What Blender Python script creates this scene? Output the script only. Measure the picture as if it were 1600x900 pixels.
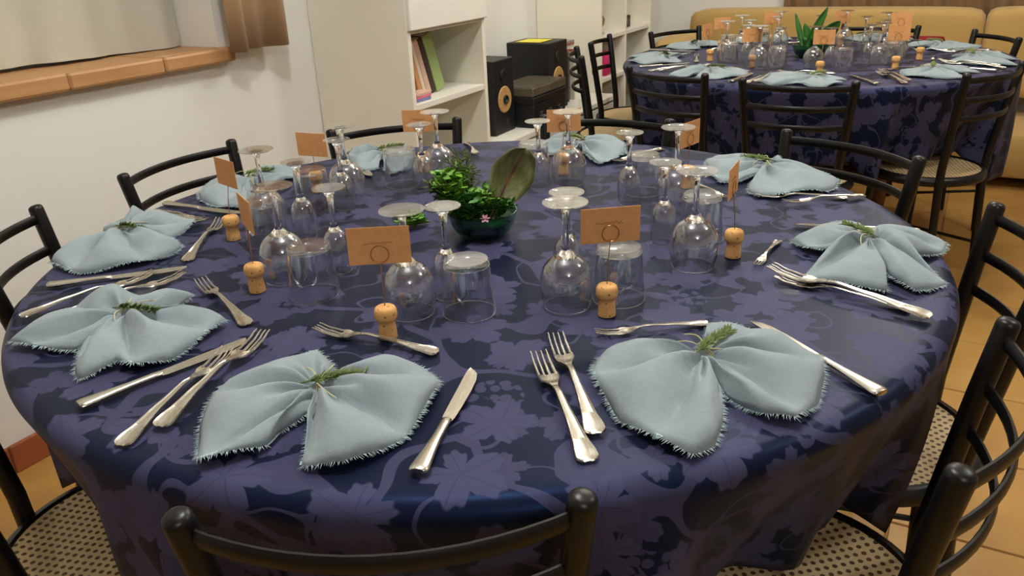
import bpy, math, random
from mathutils import Vector, Matrix
import numpy as np
random.seed(7)
S = bpy.context.scene
for o in list(bpy.data.objects): bpy.data.objects.remove(o)
COL = S.collection
PI = math.pi
def rad(d): return d*PI/180

# ------------------------------------------------------------------ camera
FPX, PITCH, ROLL, CZ, TZ = 1248.0, rad(23.21), rad(-2.68), 1.23, 0.76
_c, _s = math.cos(PITCH), math.sin(PITCH)
CR = Vector((1, 0, 0)); CF = Vector((0, _c, -_s)); CU = Vector((0, _s, _c))
CR, CU = math.cos(ROLL)*CR + math.sin(ROLL)*CU, -math.sin(ROLL)*CR + math.cos(ROLL)*CU
CAM = Vector((0, 0, CZ))
cd = bpy.data.cameras.new('camera'); cam = bpy.data.objects.new('camera', cd); COL.objects.link(cam)
cd.sensor_width = 36; cd.lens = FPX*36/1600; cd.clip_start = 0.02
m = Matrix.Identity(4)
for i, v in enumerate((CR, CU, -CF)):
    m[0][i], m[1][i], m[2][i] = v
m.translation = CAM
cam.matrix_world = m
S.camera = cam

# ------------------------------------------------------------------ world, lights, exposure
w = bpy.data.worlds.new('world'); S.world = w; w.use_nodes = True
w.node_tree.nodes['Background'].inputs[0].default_value = (0.02, 0.025, 0.04, 1)
w.node_tree.nodes['Background'].inputs[1].default_value = 1
def lamp(name, loc, power, col, size):
    l = bpy.data.lights.new(name, 'POINT'); l.energy = power; l.color = col; l.shadow_soft_size = size
    o = bpy.data.objects.new(name, l); COL.objects.link(o); o.location = loc
lamp('ceiling_or_fill_lamp', (2.20, 1.30, 2.45), 28, (.98, .98, .97), 0.09)
lamp('ceiling_or_fill_lamp', (-0.15, 1.10, 2.45), 40, (.98, .99, 1.0), 0.09)
lamp('ceiling_or_fill_lamp', (0.50, -1.70, 2.45), 34, (.97, .99, 1.0), 0.09)  # added fill behind the camera, brightens camera-facing cards, corks and cloth
lamp('ceiling_or_fill_lamp', (0.99, 2.62, 2.38), 22, (1.0, 0.96, 0.89), 0.07)
lamp('ceiling_or_fill_lamp', (0.60, 3.05, 2.38), 16, (1.0, 0.96, 0.89), 0.07)
lamp('ceiling_or_fill_lamp', (2.10, 3.90, 2.38), 22, (1.0, 0.96, 0.89), 0.09)
vs = S.view_settings
vs.view_transform = 'Standard'; vs.look = 'None'; vs.exposure = 0.35; vs.gamma = 1
vs.use_curve_mapping = False
S.cycles.transparent_max_bounces = 40
S.cycles.max_bounces = 12
S.cycles.caustics_reflective = False; S.cycles.caustics_refractive = False

# ------------------------------------------------------------------ helpers
def lin(r, g, b):
    f = lambda c: (c/12.92 if c <= 0.04045 else ((c+0.055)/1.055)**2.4)
    return (f(r/255), f(g/255), f(b/255), 1)

class NT:
    def __init__(self, name):
        self.m = bpy.data.materials.new(name); self.m.use_nodes = True
        self.t = self.m.node_tree; self.t.nodes.clear()
        self.out = self.t.nodes.new('ShaderNodeOutputMaterial')
    def n(self, typ, ins=None, **kw):
        nd = self.t.nodes.new(typ)
        for k, v in kw.items(): setattr(nd, k, v)
        for k, v in (ins or {}).items():
            if hasattr(v, 'is_linked') or isinstance(v, bpy.types.NodeSocket): self.t.links.new(v, nd.inputs[k])
            else: nd.inputs[k].default_value = v
        return nd
    def math(self, op, a, b=None, c=None, clamp=False):
        ins = {0: a}
        if b is not None: ins[1] = b
        if c is not None: ins[2] = c
        return self.n('ShaderNodeMath', ins, operation=op, use_clamp=clamp).outputs[0]
    def mix(self, f, a, b):
        return self.n('ShaderNodeMix', {0: f, 6: a, 7: b}, data_type='RGBA').outputs[2]
    def surf(self, sh): self.t.links.new(sh, self.out.inputs[0]); return self.m
    def coord(self, which='Object'): return self.n('ShaderNodeTexCoord').outputs[which]
    def noise(self, vec, scale, detail=3, rough=.5):
        return self.n('ShaderNodeTexNoise', {'Vector': vec, 'Scale': scale, 'Detail': detail, 'Roughness': rough})
    def bump(self, h, strength=.2, dist=.002):
        return self.n('ShaderNodeBump', {'Height': h, 'Strength': strength, 'Distance': dist}).outputs[0]
    def pbr(self, **ins):
        names = {'col': 'Base Color', 'rough': 'Roughness', 'metal': 'Metallic', 'nrm': 'Normal', 'spec': 'Specular IOR Level',
                 'trans': 'Transmission Weight', 'ior': 'IOR', 'sheen': 'Sheen Weight', 'coat': 'Coat Weight', 'sss': 'Subsurface Weight', 'alpha': 'Alpha', 'srough': 'Sheen Roughness', 'tint': 'Specular Tint', 'stint': 'Sheen Tint'}
        return self.n('ShaderNodeBsdfPrincipled', {names[k]: v for k, v in ins.items()}).outputs[0]

def simple(name, c, rough=.5, metal=0, spec=.5, nscale=0, nmix=.12, bump=0, c2=None):
    t = NT(name); col = lin(*c)
    if nscale:
        nz = t.noise(t.coord(), nscale)
        dk = lin(*c2) if c2 else (col[0]*(1-nmix*2), col[1]*(1-nmix*2), col[2]*(1-nmix*2), 1)
        cc = t.mix(t.n('ShaderNodeMapRange', {0: nz.outputs[0], 1: .35, 2: .65}).outputs[0], dk, col)
        if bump: return t.surf(t.pbr(col=cc, rough=rough, metal=metal, spec=spec, nrm=t.bump(nz.outputs[0], bump)))
        return t.surf(t.pbr(col=cc, rough=rough, metal=metal, spec=spec))
    return t.surf(t.pbr(col=col, rough=rough, metal=metal, spec=spec))

M = {}
# wall plaster
def plaster(name, c):
    t = NT(name); v = t.coord(); n1 = t.noise(v, 1.3, 4); n2 = t.noise(v, 60, 3)
    a = lin(*c); b = lin(c[0]-7, c[1]-7, c[2]-8)
    return t.surf(t.pbr(col=t.mix(n1.outputs[0], b, a), rough=.85, spec=.2, nrm=t.bump(n2.outputs[0], .15, .002)))
M['wall'] = plaster('white_plaster', (234, 232, 225))
M['ceiling'] = plaster('ceiling_plaster', (222, 218, 208))
M['cab'] = simple('cream_laminate', (238, 232, 214), .42, nscale=3, nmix=.02)
M['cabw'] = simple('white_laminate', (232, 229, 218), .4, nscale=3, nmix=.02)
M['black_metal'] = simple('black_lacquered_steel', (12, 10, 9), .36, 0, .4, 30, .15)
M['black_plastic'] = simple('black_vinyl', (20, 19, 20), .5, nscale=80, nmix=.1)
M['grey_plastic'] = simple('smoked_acrylic', (92, 84, 72), .25)
M['cone'] = simple('woven_yellow_cone', (196, 152, 92), .5, nscale=120)
M['grout'] = simple('grout', (160, 122, 80), .9, nscale=20)
M['wire'] = simple('copper_wire', (190, 130, 84), .28, 1)
M['raffia'] = simple('raffia', (205, 196, 150), .8, nscale=60)
M['stem'] = simple('herb_stem', (96, 104, 52), .7)
M['needle'] = simple('rosemary_green', (118, 134, 70), .65, nscale=90, c2=(78, 102, 46))
M['flower'] = simple('lilac_flower', (156, 146, 168), .7)
M['parsley'] = simple('parsley_green', (122, 172, 46), .5, nscale=60, c2=(66, 124, 32))
M['leafdark'] = simple('dark_leaf_green', (64, 122, 42), .5, nscale=50, c2=(40, 88, 34))
M['leafgrey'] = simple('grey_green_herb', (132, 148, 104), .65, nscale=60)
M['pink'] = simple('pale_pink_petal', (214, 168, 178), .6)
M['wine_stalk'] = simple('wine_red_stalk', (86, 48, 34), .45)
M['soil'] = simple('dark_moss', (48, 76, 40), .9, nscale=40)
M['magenta'] = simple('magenta_cloth', (206, 36, 104), .8, nscale=20)
M['red'] = simple('crimson_cloth', (140, 22, 34), .85, nscale=20)
M['yellowpaper'] = simple('yellow_paper', (222, 210, 70), .7)
M['silver'] = simple('silver_ornament', (200, 198, 190), .25, 1)
M['terracotta'] = simple('terracotta_skirting', (158, 88, 50), .55, nscale=12, c2=(138, 72, 40))
M['ink'] = simple('brown_ink', (122, 72, 36), .8)
M['darkframe'] = simple('dark_iron', (34, 32, 34), .5)
M['oak'] = simple('table_wood', (120, 82, 50), .5, nscale=6)
def paper(name, c): M[name] = simple(name, c, .75, nscale=10, nmix=.05)
for nm, c in (('book_cream', (226, 210, 184)), ('book_rose', (214, 178, 158)), ('book_brown', (64, 44, 36)), ('book_green', (150, 170, 104)), ('book_orange', (206, 146, 96)), ('book_pink', (224, 120, 140)), ('book_blue', (110, 120, 170)), ('sleeve_grey', (150, 146, 134)), ('sleeve_light', (190, 184, 168)), ('sleeve_dark', (84, 84, 78)), ('sleeve_red', (160, 96, 80))): paper(nm, c)

t = NT('kraft_card'); v = t.coord(); nz = t.noise(v, 90, 4)
M['card'] = t.surf(t.pbr(col=t.mix(nz.outputs[0], lin(212, 146, 90), lin(232, 172, 114)), rough=.8, spec=.2))
t = NT('cork'); v = t.coord(); nz = t.noise(v, 190, 4, .6); vo = t.n('ShaderNodeTexVoronoi', {'Vector': v, 'Scale': 130.0})
sp = t.n('ShaderNodeMapRange', {0: vo.outputs['Distance'], 1: .08, 2: .22}).outputs[0]
c1 = t.mix(nz.outputs[0], lin(206, 148, 86), lin(238, 188, 122))
M['cork'] = t.surf(t.pbr(col=t.mix(sp, lin(128, 82, 44), c1), rough=.8, spec=.25, nrm=t.bump(sp, .4, .001)))
# floor tiles
t = NT('terracotta_tile'); v = t.coord(); oi = t.n('ShaderNodeObjectInfo').outputs['Random']
vv = t.n('ShaderNodeVectorMath', {0: v, 1: t.n('ShaderNodeCombineXYZ', {0: t.math('MULTIPLY', oi, 37.0), 1: t.math('MULTIPLY', oi, 17.0)}).outputs[0]}, operation='ADD').outputs[0]
nz = t.noise(vv, 5, 5, .6); n2 = t.noise(vv, 60, 3)
c1 = t.mix(t.n('ShaderNodeMapRange', {0: nz.outputs[0], 1: .3, 2: .7}).outputs[0], lin(166, 124, 62), lin(190, 148, 82))
c2 = t.mix(t.math('MULTIPLY', oi, .35), c1, lin(168, 118, 56))
M['tile'] = t.surf(t.pbr(col=c2, rough=.42, spec=.4, nrm=t.bump(n2.outputs[0], .08, .001)))
# wood sill
t = NT('oiled_wood'); v = t.coord(); mp = t.n('ShaderNodeMapping', {0: v, 3: (1.5, 22, 22)}).outputs[0]; nz = t.noise(mp, 3, 5, .6); nb = t.noise(v, 3, 2)
M['wood'] = t.surf(t.pbr(col=t.mix(nz.outputs[0], lin(158, 112, 66), t.mix(nb.outputs[0], lin(192, 142, 92), lin(212, 166, 116))), rough=.45, spec=.4))
# metals
def cutlery():
    t = NT('stainless_steel'); v = t.coord(); mp = t.n('ShaderNodeMapping', {0: v, 3: (8, 160, 160)}).outputs[0]; nz = t.noise(mp, 4, 3)
    return t.surf(t.pbr(col=lin(206, 201, 190), metal=1.0, rough=t.n('ShaderNodeMapRange', {0: nz.outputs[0], 3: .18, 4: .34}).outputs[0]))
M['steel'] = cutlery()
# sofa, curtains
def fabric(name, c, c2, scale, rough=.9, sheen=.2, tr=0):
    t = NT(name); v = t.coord(); a = t.n('ShaderNodeTexWave', {'Vector': v, 'Scale': scale, 'Distortion': 1.0}); nz = t.noise(v, 5, 4)
    col = t.mix(nz.outputs[0], lin(*c2), lin(*c))
    sh = t.pbr(col=col, rough=rough, spec=.15, sheen=sheen, nrm=t.bump(a.outputs['Fac'], .15, .001))
    if tr:
        sh = t.n('ShaderNodeMixShader', {0: tr, 1: sh, 2: t.n('ShaderNodeBsdfTranslucent', {0: col}).outputs[0]}).outputs[0]
    return t.surf(sh)
M['sofa'] = fabric('ochre_sofa_fabric', (192, 160, 100), (180, 148, 88), 120)
M['curtain'] = fabric('tan_satin_curtain', (168, 136, 98), (150, 120, 86), 160, .45, .3)
M['brown_curtain'] = fabric('brown_curtain', (140, 110, 76), (120, 92, 62), 160, .8)
M['net'] = fabric('white_net_curtain', (206, 202, 184), (196, 192, 174), 300, .9, .2, .1)
# linen napkins
t = NT('pale_blue_linen'); v = t.coord(); nz = t.noise(v, 30, 4); wa = t.n('ShaderNodeTexWave', {'Vector': v, 'Scale': 260.0, 'Distortion': 3.0, 'Detail': 2.0}); wb = t.n('ShaderNodeTexWave', {'Vector': v, 'Scale': 240.0, 'Distortion': 3.0}, bands_direction='Y')
hh = t.math('ADD', wa.outputs['Fac'], wb.outputs['Fac'])
col = t.mix(nz.outputs[0], lin(146, 161, 166), lin(164, 179, 183))
sh = t.pbr(col=col, rough=.9, spec=.1, sheen=.25, nrm=t.bump(t.math('ADD', t.math('MULTIPLY', hh, .12), t.math('MULTIPLY', t.noise(v, 55, 4, .6).outputs[0], 1.6)), .45, .003))
M['linen'] = t.surf(t.n('ShaderNodeMixShader', {0: .16, 1: sh, 2: t.n('ShaderNodeBsdfTranslucent', {0: col}).outputs[0]}).outputs[0])
M['fray'] = simple('frayed_linen_thread', (182, 204, 208), .9)
# cane seat: woven strands, holes painted opaque brown for the shade beneath
t = NT('woven_cane'); v = t.coord()
mp = t.n('ShaderNodeMapping', {0: v, 2: (0, 0, rad(45)), 3: (82, 82, 0)}).outputs[0]
vo = t.n('ShaderNodeTexVoronoi', {'Vector': mp, 'Scale': 1.0, 'Randomness': 0.0}, voronoi_dimensions='2D')
hole = t.n('ShaderNodeMapRange', {0: vo.outputs['Distance'], 1: .30, 2: .24}).outputs[0]
nz = t.noise(v, 25, 4)
cc = t.mix(nz.outputs[0], lin(196, 166, 116), lin(226, 202, 156))
M['cane'] = t.surf(t.pbr(col=t.mix(hole, cc, lin(92, 66, 42)), rough=.55, nrm=t.bump(t.math('MULTIPLY', hole, -1.0), .8, .003)))
# glass: thin walls pass light straight, reflect by angle; solid stems refract
def thin_glass(name, tint, base=.09, edge=.9, pw=2.3, rough=.02):
    t = NT(name); lw = t.n('ShaderNodeLayerWeight', {0: .5}).outputs['Facing']
    f = t.math('ADD', t.math('MULTIPLY', t.math('POWER', lw, pw), edge), base, clamp=True)
    return t.surf(t.n('ShaderNodeMixShader', {0: f, 1: t.n('ShaderNodeBsdfTransparent', {0: tint}).outputs[0], 2: t.n('ShaderNodeBsdfGlossy', {0: (1, 1, 1, 1), 1: rough}).outputs[0]}).outputs[0])
M['glass'] = thin_glass('clear_thin_glass', (.965, .97, .97, 1))
t = NT('solid_clear_glass'); M['solid_glass'] = t.surf(t.pbr(col=(.97, .98, .98, 1), rough=.02, trans=1.0, ior=1.48))
M['foot_glass'] = thin_glass('thick_foot_glass', (.95, .96, .96, 1), .10, .8, 3.4, .09)
M['green_glass'] = thin_glass('green_bowl_glass', (.34, .66, .46, 1), .06, .6, 2.5)
M['pane'] = thin_glass('window_pane', (.95, .96, .97, 1))
# chard leaf
t = NT('chard_leaf'); v = t.coord('UV'); sx = t.n('ShaderNodeSeparateXYZ', {0: v})
ay = t.math('ABSOLUTE', t.math('SUBTRACT', sx.outputs[1], .5))
ve = t.math('FRACT', t.math('ADD', t.math('MULTIPLY', sx.outputs[0], 6.0), t.math('MULTIPLY', ay, -5.0)))
vm = t.math('LESS_THAN', ve, .16); mid = t.math('LESS_THAN', ay, .035)
nz = t.noise(v, 9, 3); base = t.mix(nz.outputs[0], lin(66, 80, 36), lin(128, 132, 78))
M['chard'] = t.surf(t.pbr(col=t.mix(t.math('MAXIMUM', t.math('MULTIPLY', vm, .55), mid), base, lin(112, 74, 52)), rough=.4))

# vine-leaf damask tablecloth, drawn in the cloth's own flat coordinates (metres)
def damask():
    t = NT('navy_vine_damask'); uv = t.coord('UV')
    wn = t.noise(uv, 16, 3); wv = t.n('ShaderNodeVectorMath', {0: t.n('ShaderNodeVectorMath', {0: wn.outputs['Color'], 1: (.5, .5, .5)}, operation='SUBTRACT').outputs[0], 'Scale': .018}, operation='SCALE').outputs[0]
    p = t.n('ShaderNodeVectorMath', {0: uv, 1: wv}, operation='ADD').outputs[0]
    def leaves(scale, r0, lobes, off, deep, prob=1.0):
        sc = t.n('ShaderNodeMapping', {0: p, 1: off, 3: (scale, scale, 0)}).outputs[0]
        vo = t.n('ShaderNodeTexVoronoi', {'Vector': sc, 'Scale': 1.0, 'Randomness': .62}, voronoi_dimensions='2D')
        d = t.n('ShaderNodeVectorMath', {0: sc, 1: vo.outputs['Position']}, operation='SUBTRACT').outputs[0]
        s = t.n('ShaderNodeSeparateXYZ', {0: d}); cs = t.n('ShaderNodeSeparateColor', {0: vo.outputs['Color']})
        r = t.n('ShaderNodeVectorMath', {0: d}, operation='LENGTH').outputs['Value']
        th = t.math('ADD', t.math('ARCTAN2', s.outputs[1], s.outputs[0]), t.math('MULTIPLY', cs.outputs[0], 6.283))
        lob = t.math('POWER', t.math('ABSOLUTE', t.math('COSINE', t.math('MULTIPLY', th, lobes/2))), .7)
        jag = t.math('MULTIPLY', t.math('SINE', t.math('MULTIPLY', th, 19.0)), .05)
        lop = t.math('MULTIPLY', t.math('COSINE', th), .16)
        rr = t.math('MULTIPLY', t.math('ADD', t.math('ADD', t.math('ADD', t.math('MULTIPLY', lob, deep), 1.0-deep), jag), lop), r0)
        mask = t.n('ShaderNodeMapRange', {0: t.math('SUBTRACT', rr, r), 1: -.012, 2: .012}).outputs[0]
        vein = t.math('LESS_THAN', t.math('ABSOLUTE', t.math('SINE', t.math('MULTIPLY', th, lobes/2))), t.math('DIVIDE', .022, t.math('ADD', r, .02)))
        mask = t.math('MULTIPLY', mask, t.math('SUBTRACT', 1.0, t.math('MULTIPLY', vein, .28)))
        if prob < 1: mask = t.math('MULTIPLY', mask, t.math('LESS_THAN', cs.outputs[1], prob))
        return mask
    l1 = leaves(8.2, .37, 5, (.3, .1, 0), .52)
    l2 = leaves(13.0, .38, 5, (4.2, 2.7, 0), .5, .34)
    gr = t.n('ShaderNodeTexVoronoi', {'Vector': p, 'Scale': 62.0, 'Randomness': .5}, voronoi_dimensions='2D')
    grm = t.math('LESS_THAN', gr.outputs['Distance'], .40)
    cl = t.noise(uv, 8.0, 1); clm = t.math('GREATER_THAN', cl.outputs[0], .64)
    grp = t.math('MULTIPLY', grm, clm)
    na = t.noise(uv, 5.0, 1.5); ten = t.math('LESS_THAN', t.math('ABSOLUTE', t.math('SUBTRACT', na.outputs[0], .5)), .018)
    nb = t.noise(t.n('ShaderNodeVectorMath', {0: uv, 1: (3.7, 9.1, 0)}, operation='ADD').outputs[0], 9.0, 1)
    ten2 = t.math('LESS_THAN', t.math('ABSOLUTE', t.math('SUBTRACT', nb.outputs[0], .47)), .009)
    fac = t.math('MAXIMUM', t.math('MAXIMUM', l1, t.math('MULTIPLY', l2, .8)), t.math('MAXIMUM', t.math('MULTIPLY', grp, .8), t.math('MULTIPLY', t.math('MAXIMUM', ten, ten2), .8)))
    weave = t.noise(uv, 900, 2)
    col = t.mix(fac, lin(22, 27, 46), lin(67, 66, 93))
    wr = t.noise(uv, 14, 3)
    hgt = t.math('ADD', t.math('MULTIPLY', weave.outputs[0], .15), t.math('MULTIPLY', wr.outputs[0], .8))
    rg = t.n('ShaderNodeMapRange', {0: fac, 3: .36, 4: .50}).outputs[0]
    return t.surf(t.pbr(col=col, rough=rg, spec=.16, tint=lin(90, 155, 255), nrm=t.bump(hgt, .25, .0025)))
M['damask'] = damask()

class MB:
    def __init__(self): self.v = []; self.f = []; self.uv = None
    def add(self, vs_, fs):
        b = len(self.v); self.v += [tuple(x) for x in vs_]; self.f += [tuple(i+b for i in q) for q in fs]; return self
    def box(self, x0, x1, y0, y1, z0, z1, bev=0):
        if bev <= 0:
            return self.add([(x, y, z) for z in (z0, z1) for y in (y0, y1) for x in (x0, x1)], [(0, 2, 3, 1), (4, 5, 7, 6), (0, 1, 5, 4), (2, 6, 7, 3), (0, 4, 6, 2), (1, 3, 7, 5)])
        b = min(bev, abs(x1-x0)*.45, abs(y1-y0)*.45, abs(z1-z0)*.45)
        def ring(i, z): return [(x0+i, y0+b, z), (x0+b, y0+i, z), (x1-b, y0+i, z), (x1-i, y0+b, z), (x1-i, y1-b, z), (x1-b, y1-i, z), (x0+b, y1-i, z), (x0+i, y1-b, z)]
        vv = ring(b*.55, z0) + ring(0, z0+b) + ring(0, z1-b) + ring(b*.55, z1)
        ff = [tuple(range(7, -1, -1)), tuple(range(24, 32))]
        for k in range(3):
            for i in range(8): j = (i+1) % 8; ff.append((k*8+i, k*8+j, k*8+8+j, k*8+8+i))
        return self.add(vv, ff)
    def tube(self, path, r, n=8, cap=True, flat=None):
        P = [Vector(p) for p in path]; rs = r if isinstance(r, (list, tuple)) else [r]*len(P); vv = []; ff = []
        up = None
        for i, p in enumerate(P):
            d = (P[min(i+1, len(P)-1)]-P[max(i-1, 0)]).normalized()
            if up is None: up = Vector((0, 0, 1)) if abs(d.z) < .9 else Vector((1, 0, 0))
            a = d.cross(up).normalized(); b = a.cross(d).normalized(); up = b
            ra, rb = (rs[i], rs[i]) if flat is None else (flat[0], flat[1])
            for k in range(n): an = 2*PI*k/n; vv.append(p+a*math.cos(an)*ra+b*math.sin(an)*rb)
        for i in range(len(P)-1):
            for k in range(n): j = (k+1) % n; ff.append((i*n+k, i*n+j, (i+1)*n+j, (i+1)*n+k))
        if cap: ff.append(tuple(range(n-1, -1, -1))); ff.append(tuple(range((len(P)-1)*n, len(P)*n)))
        return self.add(vv, ff)
    def lathe(self, prof, n=32, c=(0, 0, 0), closed=False):
        vv = []; ff = []; idx = []
        for r, z in prof:
            if r < 1e-6: idx.append([len(vv)]); vv.append((c[0], c[1], c[2]+z))
            else:
                idx.append(list(range(len(vv), len(vv)+n)))
                vv += [(c[0]+r*math.cos(2*PI*k/n), c[1]+r*math.sin(2*PI*k/n), c[2]+z) for k in range(n)]
        prs = list(zip(idx, idx[1:])) + ([(idx[-1], idx[0])] if closed else [])
        for A, B in prs:
            for k in range(n):
                j = (k+1) % n
                if len(A) == 1 and len(B) == 1: break
                if len(A) == 1: ff.append((A[0], B[j], B[k]))
                elif len(B) == 1: ff.append((A[k], A[j], B[0]))
                else: ff.append((A[k], A[j], B[j], B[k]))
        return self.add(vv, ff)
    def grid(self, rows):
        n = len(rows[0]); vv = [p for r in rows for p in r]; ff = []
        for i in range(len(rows)-1):
            for k in range(n-1): ff.append((i*n+k, i*n+k+1, (i+1)*n+k+1, (i+1)*n+k))
        return self.add(vv, ff)
    def mesh(self, name, mat, smooth=True, angle=40):
        me = bpy.data.meshes.new(name); me.from_pydata(self.v, [], self.f); me.materials.append(mat)
        if smooth:
            me.polygons.foreach_set('use_smooth', [True]*len(me.polygons))
            if angle: me.set_sharp_from_angle(angle=rad(angle))
        me.update(); return me
    def build(self, name, mat, parent=None, smooth=True, angle=40, loc=None, rotz=0):
        return link(name, self.mesh(name, mat, smooth, angle), parent, loc, rotz)
def link(name, me, parent=None, loc=None, rotz=0):
    o = bpy.data.objects.new(name, me); COL.objects.link(o); o.parent = parent
    if loc is not None: o.location = loc
    o.rotation_euler = (0, 0, rotz); return o
def tag(o, label, cat, group=None, kind=None):
    o['label'] = label; o['category'] = cat
    if group: o['group'] = group
    if kind: o['kind'] = kind
    return o
def thing(name, label, cat, loc=(0, 0, 0), rotz=0, group=None):
    o = bpy.data.objects.new(name, None); COL.objects.link(o); o.location = loc; o.rotation_euler = (0, 0, rotz)
    o.empty_display_size = .05
    return tag(o, label, cat, group)
def solidify(o, th, off=0):
    md = o.modifiers.new('thickness', 'SOLIDIFY'); md.thickness = th; md.offset = off; return o
def on(x, y, z=TZ):                      # where the photograph's pixel meets the level z
    d = (x-800)/FPX*CR - (y-450)/FPX*CU + CF
    return CAM + d*((z-CZ)/d.z)
T1 = Vector((-.046, 1.345, 0)); T2 = Vector((1.254, 3.340, 0)); TR = .75
# room frame: a runs along the left wall, d into the room
P0 = Vector((-1.363, 1.749, 0)); UA = Vector((.5, math.sqrt(.75), 0)); UN = Vector((math.sqrt(.75), -.5, 0)); RZ = rad(60)
def W(a, d, z=0): return P0 + UA*a + UN*d + Vector((0, 0, z))
def room(name, label, cat, a, d, z, group=None): return thing(name, label, cat, W(a, d, z), RZ, group)
def rb(o_a, o_d, o_z, a0, a1, d0, d1, z0, z1, bev=0):          # a box in room coordinates, relative to a thing's base
    return MB().box(a0-o_a, a1-o_a, -(d1-o_d), -(d0-o_d), z0-o_z, z1-o_z, bev)
def struct(name, mb, mat, smooth=False, parent=None, label=None):
    o = mb.build(name, mat, parent, smooth)
    if parent is None:
        o.location = P0; o.rotation_euler = (0, 0, RZ); o['kind'] = 'structure'
        if label: o['label'] = label
    return o
R0 = (0, 0, 0)
# ================================================================== the room
A0, A1, D1, H = -6.0, 4.5, 7.0, 2.7
TA0, TD1 = -2.6, 4.1
fl = struct('floor', rb(*R0, A0, A1, 0, D1, -.06, -.004), M['grout'], label='terracotta tiled floor of the dining room')
TS = .342; tm = None
nd_ = int(TD1/TS)
for i in range(int((A1-TA0)/TS)):
    for j in range(nd_):
        if tm is None: tm = MB().box(0, TS-.006, -(TS-.006), 0, -.010, 0, .003).mesh('tile', M['tile'], False)
        link('tile', tm, fl, (TA0+.003+i*TS, -(.003+j*TS), 0))
struct('ceiling', rb(*R0, A0, A1, 0, D1, H, H+.06), M['ceiling'])
wl = MB(); WIN0, WIN1, WZ0, WZ1, RD = -.55, .975, .943, 2.15, .22
for q in ((A0, WIN0, -.32, 0, 0, H), (WIN1, A1, -.32, 0, 0, H), (WIN0, WIN1, -.32, 0, 0, WZ0), (WIN0, WIN1, -.32, 0, WZ1, H)):
    wl.box(q[0], q[1], -q[3], -q[2], q[4], q[5])
struct('wall_left', wl, M['wall'], label='white plastered wall with the curtained window')
struct('wall_back', rb(*R0, A1, A1+.1, 0, D1, 0, H), M['wall'], label='white wall behind the sofa')
struct('wall_right', rb(*R0, A0, A1, D1, D1+.1, 0, H), M['wall'])
struct('wall_rear', rb(*R0, A0-.1, A0, 0, D1, 0, H), M['wall'])
bb = struct('baseboard_left', rb(*R0, A0, 1.38, .0005, .006, 0, .078), M['grout'], label='red-brown terracotta skirting under the window')
sk = rb(*R0, 0, .326, .002, .014, 0, .08, .003).mesh('skirting_tile', M['terracotta'], False)
k = TA0
while k+.33 < 1.385: link('skirting_tile', sk, bb, (k, 0, 0)); k += .33
# window in the recess
wn_ = struct('window_1', rb(*R0, WIN0, WIN1, -.30, -.25, WZ0, WZ0+.06), M['cabw'], label='white framed window in the left wall recess')
for q in ((WIN0, WIN1, WZ1-.06, WZ1), (WIN0, WIN0+.06, WZ0+.06, WZ1-.06), (WIN1-.06, WIN1, WZ0+.06, WZ1-.06), (.17, .24, WZ0+.06, WZ1-.06)):
    rb(*R0, q[0], q[1], -.30, -.25, q[2], q[3], .004).build('window_frame', M['cabw'], wn_, False)
for q in ((WIN0+.06, .17), (.24, WIN1-.06)):
    rb(*R0, q[0], q[1], -.28, -.276, WZ0+.06, WZ1-.06).build('pane', M['pane'], wn_, False)
sl = room('window_sill', 'rough golden wooden window sill along the left wall', 'sill', .2, 0, WZ0)
for a0, a1 in ((-.62, .06), (.061, .44), (.441, .735), (.736, 1.0)):
    rb(.2, 0, WZ0, a0, a1, (-RD if a1 < .9 else 0), .045+random.uniform(-.003, .003), WZ0-.006-random.uniform(0, .003), WZ0+.036+random.uniform(-.002, .002), .006).build('plank', M['wood'], sl, False)
rb(.2, 0, WZ0, .738, WIN1, -RD, 0, WZ0-.004, WZ0+.035, .003).build('plank', M['wood'], sl, False)
# net curtain
def drape(a0, a1, d, z0, z1, amp, waves, n=90, rag=0, seed=1, nz=8):
    rr = random.Random(seed); ph = [rr.uniform(0, 6.28) for _ in range(4)]; rows = []
    for j in range(nz+1):
        f = j/nz; row = []
        for i in range(n+1):
            s = i/n; y = amp*(math.sin(2*PI*waves*s+ph[0]) + .45*math.sin(2*PI*waves*2.3*s+ph[1]+.5*f))*(1-.25*f)
            row.append((a0+(a1-a0)*s - 0, -(d+y), z0+(z1-z0)*f + (rag*math.sin(9*s+ph[2]) if j == 0 else 0)))
        rows.append(row)
    return MB().grid(rows)
nc = room('net_curtain', 'white net curtain hanging in the window recess', 'curtain', .2, -.16, WZ0+.04)
drape(-.75+.02, .77, 0, .004, 1.12, .012, 5.3, 120, .004, 3).build('net_panel', M['net'], nc)
drape(-.75+.02, .77, .0015, .002, .05, .012, 5.3, 120, .004, 3, 2).build('hem', M['net'], nc)
tag(rb(*R0, .2, .235, -.12, -.08, WZ0+.037, WZ0+.085, .006).build('window_latch', M['darkframe'], None, False, loc=P0, rotz=RZ), 'small dark iron latch on the window sill', 'latch')
cu = room('side_curtain', 'tan satin curtain hanging beside the window', 'curtain', .94, .085, .966)
o = drape(0, .255, 0, 0, 1.35, .022, 1.35, 70, 0, 14).build('curtain_cloth', M['curtain'], cu); solidify(o, .003)
rb(0, 0, 0, -.25, .3, -.008, .012, 1.345, 1.37, .005).build('curtain_rod', M['darkframe'], cu)

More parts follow.
